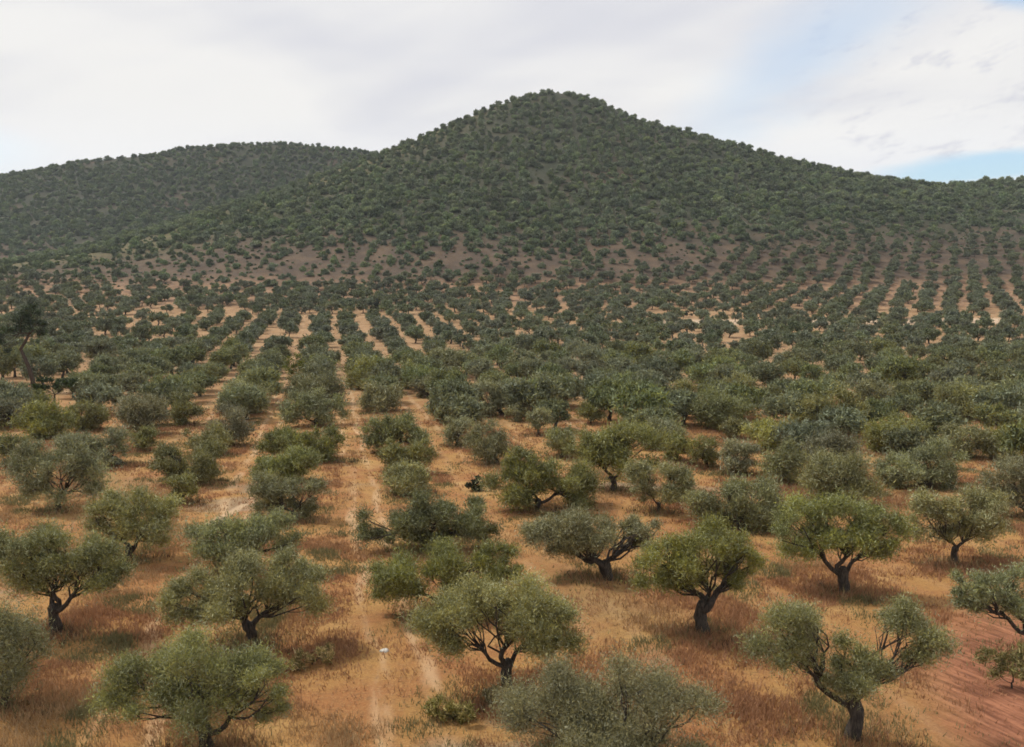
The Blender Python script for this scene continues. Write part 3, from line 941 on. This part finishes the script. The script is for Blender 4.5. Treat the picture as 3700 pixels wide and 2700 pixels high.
# wooded hill
st = 5.4
hx, hy = np.meshgrid(np.arange(-620, 620, st), np.arange(335, 960, st))
hx = (hx + rng.normal(size=hx.shape) * 1.0).ravel(); hy = (hy + rng.normal(size=hy.shape) * 1.0).ravel()
hz = height(hx, hy)
hu, hv, hd = project(hx, hy, hz)
top = np.interp(hu, [0, 300, 600, 900, 1300, 1500, 1700, 2264], [575, 560, 545, 560, 560, 545, 520, 490])
band = np.interp(hu, [0, 300, 600, 900, 1300, 1500, 1700, 2264], [600, 632, 640, 618, 600, 580, 545, 520])
dens = np.interp(hv - top, [-110, -40, 0, 25, 60], [0.97, 0.85, 0.62, 0.55, 0.5])
dens = np.where(hv > band, 0.0, dens)
dens = np.where((hy > 760) | (hu < -120) & (hv < 600), 0.95, dens)
patch = np.sin(hx * .045 + 1.1 * np.sin(hy * .03)) * np.sin(hy * .052 + .7 * np.sin(hx * .038))
dens = dens * np.clip(1.0 - 0.35 * np.clip(patch - 0.35, 0, 1) * 1.5, 0, 1)
sp_d = np.full(len(hx), 1e9)
for c_ in SPUR:
    sp_d = np.minimum(sp_d, (hx - c_[0]) ** 2 + (hy - c_[1]) ** 2)
dens = dens * (1 - 0.15 * np.exp(-sp_d / 26.0 ** 2))
ok = (hu > -90) & (hu < 2350) & (rng.random(len(hx)) < dens)
# leave out what the crests hide
ok2 = np.zeros(len(hx), bool)
cand_i = np.where(ok)[0]
ts = np.linspace(0.40, 0.985, 52)
X = hx[cand_i][:, None] * ts; Yy = hy[cand_i][:, None] * ts; Zr = CAMZ + (hz[cand_i] + 9.0 - CAMZ)[:, None] * ts
vis = (height(X, Yy) < Zr).all(1)
ok2[cand_i[vis]] = True
pi = np.where(ok2)[0]
big = np.clip(np.interp(hv[pi] - top[pi], [-200, -60, 0, 40], [0.98, 1.18, 0.95, 0.68]), 0.5, 1.5) * rng.uniform(0.6, 1.25, len(pi))
sc = np.stack([big, big, big * rng.uniform(0.85, 1.12, len(pi))], 1)
rot = np.zeros((len(pi), 3)); rot[:, 2] = rng.uniform(0, 6.28, len(pi))
mass('hillside_woodland', 'dense round-crowned trees covering the slopes and the peak of the hill', np.stack([hx[pi], hy[pi], hz[pi] - 0.7 * big], 1), sc, rot, rng.integers(0, len(hill_src), len(pi)), hill_coll)
print('hill trees', len(pi))
# low scrub between them
st = 4.2
qx, qy = np.meshgrid(np.arange(-330, 340, st), np.arange(335, 540, st))
qx = (qx + rng.normal(size=qx.shape) * 1.5).ravel(); qy = (qy + rng.normal(size=qy.shape) * 1.5).ravel()
qz = height(qx, qy); qu, qv, qd = project(qx, qy, qz)
band = np.interp(qu, [0, 300, 600, 900, 1300, 1500, 1700, 2264], [690, 690, 650, 640, 625, 600, 575, 545])
okq = (qu > -60) & (qu < 2330) & (qv < band) & (rng.random(len(qx)) < 0.5)
n = int(okq.sum())
sq = rng.uniform(0.14, 0.34, n)
rot = np.zeros((n, 3)); rot[:, 2] = rng.uniform(0, 6.28, n)
mass('hillside_scrub', 'low brownish green scrub on the bare lower slope', np.stack([qx[okq], qy[okq], qz[okq] - 0.15], 1), np.stack([sq * 1.3, sq * 1.3, sq], 1), rot, rng.integers(0, len(hill_src), n), hill_coll)

# ------------------------------------------------------------------ single pines, saplings, bushes, a stone
def blob_tree(name, label, cat, u, v, lobes, seed, pal, per, ln, w, r0, fork_f=0.6, group=None, mat=MAT_NEEDLE, nclump=7, bark=MAT_PINE_BARK, path=None, limbs_n=3, rs=0.34):
    x, y, z = (float(q) for q in ground_hit([u], [v])[0]); z = float(height(x, y))
    dep = float(project(x, y, z)[2]); mpp = dep / F
    rg = np.random.default_rng(seed)
    C, R = [], []
    for (u0, u1, v0, v1) in lobes:
        cx, cy, cz = (float(q) for q in at_dist((u0 + u1) / 2, (v0 + v1) / 2, y))
        a = (u1 - u0) / 2 * mpp; c = (v1 - v0) / 2 * mpp
        cc, rr = clumps_in(rg, np.array([cx - x, rg.normal() * a * 0.2, max(cz - z, 0.45 * c)]), np.array([a, a * 0.9, c]) * 0.84, nclump, rs, -0.8)
        C.append(cc); R.append(rr)
    C = np.concatenate(C); R = np.concatenate(R)
    V, Q, TT = sprigs(rg, C, R, per / ((R ** 2).sum() * 12.6), ln, w, pal, 0.4, 0.8, 0.14)
    root = empty(name, (x, y, z))
    tag(root, label, cat, group)
    if path is not None:
        pp = []
        for (pu, pv) in path:
            q = at_dist(pu, pv, y); pp.append((float(q[0]) - x, 0.0, float(q[2]) - z))
        pp = np.array(pp); fork = pp[-1]
        paths = [(pp, np.linspace(r0 * 1.2, r0 * 0.6, len(pp)))]
    else:
        fork = np.array([0, 0, max(0.12, (C[:, 2].mean()) * fork_f)])
        paths = [(bend(rg, (0, 0, -0.2), fork, 6, 0.05), np.linspace(r0 * 1.2, r0 * 0.8, 6))]
    _, limbs = skeleton(rg, C, R, fork, r0 * 0.8, limbs_n)
    tv, tq = tubes(paths + [p for lb in limbs for p in lb], 6)
    part('trunk', mesh_np('trunk', tv, tq, bark, smooth=True), root)
    part('crown', mesh_np('crown', V, Q, mat, TT), root)
    return root


PINE = dict(lo=np.array([0.030, 0.052, 0.018]), hi=np.array([0.08, 0.115, 0.03]), silver=np.array([0.04, 0.055, 0.025]))
DARK = dict(lo=np.array([0.022, 0.032, 0.016]), hi=np.array([0.045, 0.058, 0.025]), silver=np.array([0.05, 0.06, 0.04]))
YOUNG = dict(lo=np.array([0.075, 0.095, 0.025]), hi=np.array([0.17, 0.17, 0.04]), silver=np.array([0.20, 0.18, 0.05]))
blob_tree('pine_tree', 'tall dark pine with bare leaning trunk at the left edge', 'pine', 76, 866,
          [(32, 120, 660, 708), (-12, 64, 690, 748), (42, 116, 698, 756), (-44, 30, 730, 805)], 61, PINE, 7500, 0.30, 0.05, 0.26,
          path=[(76, 868), (72, 840), (64, 812), (54, 790), (46, 772), (58, 752), (66, 735)], nclump=7, limbs_n=4)
blob_tree('pine_tree', 'small dark pine with thin straight trunk right of the tall pine', 'pine', 123, 914,
          [(76, 130, 826, 870), (110, 172, 832, 868)], 62, PINE, 2000, 0.30, 0.055, 0.11, nclump=6)
blob_tree('young_tree', 'spindly yellow-green young tree rising above the olives left of the track', 'young tree', 648, 864,
          [(606, 660, 795, 852), (625, 675, 764, 820), (652, 694, 795, 850)], 63, YOUNG, 1100, 0.42, 0.05, 0.08, mat=MAT_LEAF, nclump=6, rs=0.42)
SH = [
 (1050, 1087, (1026, 1075, 1050, 1087), 'black rounded bush beside the tall bushy olive'),
 (775, 686, (755, 794, 658, 688), 'leftmost of three dark round bushes where the track meets the upper field'),
 (831, 688, (810, 852, 658, 690), 'middle of three dark round bushes where the track meets the upper field'),
 (893, 688, (874, 912, 660, 690), 'rightmost of three dark round bushes where the track meets the upper field'),
 (455, 672, (420, 488, 650, 674), 'dark low hedge bush at the upper end of the left rows'),
 (505, 672, (480, 526, 648, 674), 'dark hedge bush touching its lower neighbour at the upper left rows'),
 (700, 686, (672, 724, 666, 688), 'flat dark hedge bush left of the three round bushes'),
 (1512, 702, (1494, 1532, 684, 704), 'smaller black bush beside the pale cross track'),
 (1652, 704, (1632, 1672, 680, 706), 'dark bush in the middle of the pale cross track bushes'),
 (1718, 705, (1700, 1738, 674, 706), 'blackest tall bush on the pale cross track'),
 (1300, 536, (1266, 1338, 500, 538), 'big rounded bush at the foot of the main hill slope'),
 (1712, 560, (1674, 1760, 510, 562), 'large dark thicket on the lower right hill slope'),
 (1902, 538, (1872, 1935, 510, 540), 'dark flat thicket right of the large one on the hill slope'),
 (1085, 464, (1058, 1112, 428, 466), 'deep green tree clump standing out halfway up the main hill'),
 (1120, 590, (1100, 1138, 556, 592), 'lone dark bush on the bare brown slope below the hill woods'),
]
for i, (u, v, box, label) in enumerate(SH):
    a = box[1] - box[0]; m = (box[0] + box[1]) / 2
    h = box[3] - box[2]
    blob_tree('bush', label, 'bush', u, v, [(box[0], m + a * 0.12, box[2] + h * 0.12, box[3]), (m - a * 0.15, box[1], box[2], box[3])], 70 + i, DARK, 1300,
              0.34 if i else 0.2, 0.09 if i else 0.05, 0.12, 0.3, 'dark bushes', MAT_WOOD_LEAF, 8, MAT_BARK, rs=0.4)
# low weedy plants in the foreground
WEED = dict(lo=np.array([0.17, 0.15, 0.06]), hi=np.array([0.30, 0.25, 0.09]), silver=np.array([0.42, 0.33, 0.16]))
WD = [(2235, 1525, (2160, 2300, 1412, 1525), 'pale yellowish leafy shrub by the right edge near ploughed soil'),
      (1085, 1562, (1060, 1112, 1515, 1565), 'small green weed clump left of the broad bushy crown at the bottom edge'),
      (690, 1470, (640, 745, 1420, 1475), 'grey-green weed patch right of the bottom-edge spreading olive'),
      (1000, 1600, (925, 1060, 1540, 1602), 'dark grassy weed clump below the umbrella-shaped olive')]
for i, (u, v, box, label) in enumerate(WD):
    a = box[1] - box[0]; m = (box[0] + box[1]) / 2
    blob_tree('weed_clump', label, 'weeds', u, v, [(box[0], m + a * 0.1, box[2] + 6, box[3]), (m - a * 0.1, box[1], box[2], box[3])], 90 + i, WEED, 1500, 0.2, 0.02, 0.03, 0.2, 'foreground weeds', MAT_LEAF, 8, MAT_BARK, rs=0.4)


def stone(u, v, w, label):
    x, y, z = (float(q) for q in ground_hit([u], [v])[0])
    rg = np.random.default_rng(int(u))
    th = np.linspace(0, 2 * math.pi, 11)[:-1]
    rings = []
    for zz, rr in ((-0.1, 0.9), (0.06, 1.0), (0.2, 0.8), (0.28, 0.42)):
        rings.append(np.stack([np.cos(th) * rr * w * (1 + .16 * rg.normal(size=10)), np.sin(th) * rr * w * .7 * (1 + .16 * rg.normal(size=10)), np.full(10, zz * w * 1.6) + rg.normal(size=10) * .03 * w], 1))
    V = np.concatenate(rings + [np.array([[0, 0, .30 * w * 1.6]])])
    i = np.arange(3)[:, None] * 10 + np.arange(10)[None]; j = np.arange(3)[:, None] * 10 + (np.arange(10)[None] + 1) % 10
    Q = np.stack([i, j, j + 10, i + 10], -1).reshape(-1, 4)
    Tt = np.stack([30 + np.arange(10), 30 + (np.arange(10) + 1) % 10, np.full(10, 40)], 1)
    o = link(bpy.data.objects.new('stone', mesh_np('stone', V, [Q, Tt], MAT_STONE)))
    o.location = (x, y, float(height(x, y)))
    tag(o, label, 'stone')


stone(851, 1443, 0.17, 'whitish stone lying in the dry grass left of the umbrella-shaped olive')

# ------------------------------------------------------------------ dry grass: blades in tufts, taller and browner round the trunks
rng = np.random.default_rng(21)


def vnoise(x, y, sc, seed):
    rg = np.random.default_rng(seed); g = rg.random((64, 64))
    fx, fy = x / sc, y / sc
    i, j = np.floor(fx).astype(int), np.floor(fy).astype(int); a, b = fx - i, fy - j
    a = a * a * (3 - 2 * a); b = b * b * (3 - 2 * b)
    G = lambda p, q: g[p % 64, q % 64]
    return (G(i, j) * (1 - a) + G(i + 1, j) * a) * (1 - b) + (G(i, j + 1) * (1 - a) + G(i + 1, j + 1) * a) * b


NT = 110000
uu = rng.uniform(-60, 2324, NT * 3)
yy = 15 + 80 * rng.random(NT * 3) ** 1.35
xx = (uu - CU) / F * yy * 1.06
nz = 0.55 * vnoise(xx, yy, 3.1, 1) + 0.45 * vnoise(xx, yy, 1.1, 2)
_, vv_ = row_coords(xx, yy)
lane = np.abs(((vv_ - LANE0) / ROW_W + 0.5) % 1.0 - 0.5) * ROW_W
pr = np.clip((nz - 0.30) * 2.2, 0.05, 1) * np.where(lane < 1.3, 0.35, 1.0)
plough = (((xx - 14.8 - (yy - 22) * .36) / 3.5) ** 2 + ((yy - 24.5) / 8.0) ** 2) < 0.8
pr = np.where(plough, 0.04, pr)
sel = np.where(rng.random(NT * 3) < pr)[0][:NT]
tx, ty = xx[sel], yy[sel]
th_ = 0.07 + 0.17 * np.clip(nz[sel] - 0.3, 0, 1) + rng.random(len(sel)) * 0.09
kind = vnoise(tx, ty, 4.3, 5)
straw, rust, olive, brown = np.array([.56, .365, .145]), np.array([.46, .235, .09]), np.array([.24, .215, .08]), np.array([.13, .075, .04])
k1 = np.clip((kind - 0.45) * 2.5, 0, 1)[:, None]
tc_ = rust * (1 - k1) + straw * k1
k2 = (vnoise(tx, ty, 2.3, 8) > 0.66)[:, None]
tc_ = np.where(k2, olive * 1.1, tc_)
sets = [(tx, ty, th_, tc_)]
for s in specs:                                       # skirts
    if s['mpp'] > 0.045:
        continue
    n = int(190 * min(1.0, 30 / s['y']) + 40)
    a = rng.uniform(0, 6.28, n); rr = 1.5 * rng.random(n) ** 0.75
    sx_, sy_ = s['x'] + np.cos(a) * rr * 1.25, s['y'] + np.sin(a) * rr * 0.9
    kk = rng.random((n, 1))
    sets.append((sx_, sy_, 0.12 + 0.36 * rng.random(n) * (1.1 - rr / 2.0), np.where(kk < 0.25, rust * 0.8, np.where(kk < 0.6, olive, np.where(kk < 0.72, brown, straw * 0.9)))))
gxx = np.concatenate([s[0] for s in sets]); gyy = np.concatenate([s[1] for s in sets]); ghh = np.concatenate([s[2] for s in sets]); gcc = np.concatenate([s[3] for s in sets])
B = 4
n = len(gxx)
bx = np.repeat(gxx, B) + rng.normal(size=n * B) * 0.11; by = np.repeat(gyy, B) + rng.normal(size=n * B) * 0.11
bh = np.repeat(ghh, B) * rng.uniform(0.6, 1.5, n * B)
bz = height(bx, by) - 0.02
an = rng.uniform(0, math.pi, n * B); bw = 0.008 + 0.0004 * by
lx, ly = rng.normal(size=n * B) * 0.35 * bh, rng.normal(size=n * B) * 0.35 * bh
p0 = np.stack([bx - np.cos(an) * bw, by - np.sin(an) * bw, bz], 1); p1 = np.stack([bx + np.cos(an) * bw, by + np.sin(an) * bw, bz], 1)
p2 = np.stack([bx + lx, by + ly, bz + bh], 1)
GV = np.stack([p0, p1, p2], 1).reshape(-1, 3)
GC = np.repeat(np.repeat(gcc, B, 0) * rng.uniform(0.7, 1.25, (n * B, 1)), 3, 0)
grass = link(bpy.data.objects.new('dry_grass', mesh_np('dry_grass', GV, np.arange(len(GV)).reshape(-1, 3), MAT_GRASS, GC)))
tag(grass, 'dry straw and rust coloured grass between the olive trees', None, None, 'stuff')
print('grass blades', n * B)

# ------------------------------------------------------------------ the air
def haze():
    m = new_mat('haze')
    m.node_tree.nodes.clear()
    out = m.node_tree.nodes.new('ShaderNodeOutputMaterial')
    pv = m.node_tree.nodes.new('ShaderNodeVolumePrincipled')
    pv.inputs['Color'].default_value = (0.80, 0.88, 1.0, 1)
    pv.inputs['Density'].default_value = HAZE
    pv.inputs['Anisotropy'].default_value = 0.0
    m.node_tree.links.new(pv.outputs[0], out.inputs['Volume'])
    lo, hi = np.array([-1410, -310, -8.0]), np.array([1410, 1710, float(GZ.max()) + 14])
    V = np.array([[x, y, z] for x in (lo[0], hi[0]) for y in (lo[1], hi[1]) for z in (lo[2], hi[2])])
    Q = np.array([[0, 1, 3, 2], [4, 6, 7, 5], [0, 4, 5, 1], [2, 3, 7, 6], [0, 2, 6, 4], [1, 5, 7, 3]])
    o = link(bpy.data.objects.new('haze', mesh_np('haze', V, Q, m)))
    tag(o, 'thin bluish air between the grove and the hill', None, None, 'stuff')


HAZE = 0.00011
if HAZE > 0:
    haze()
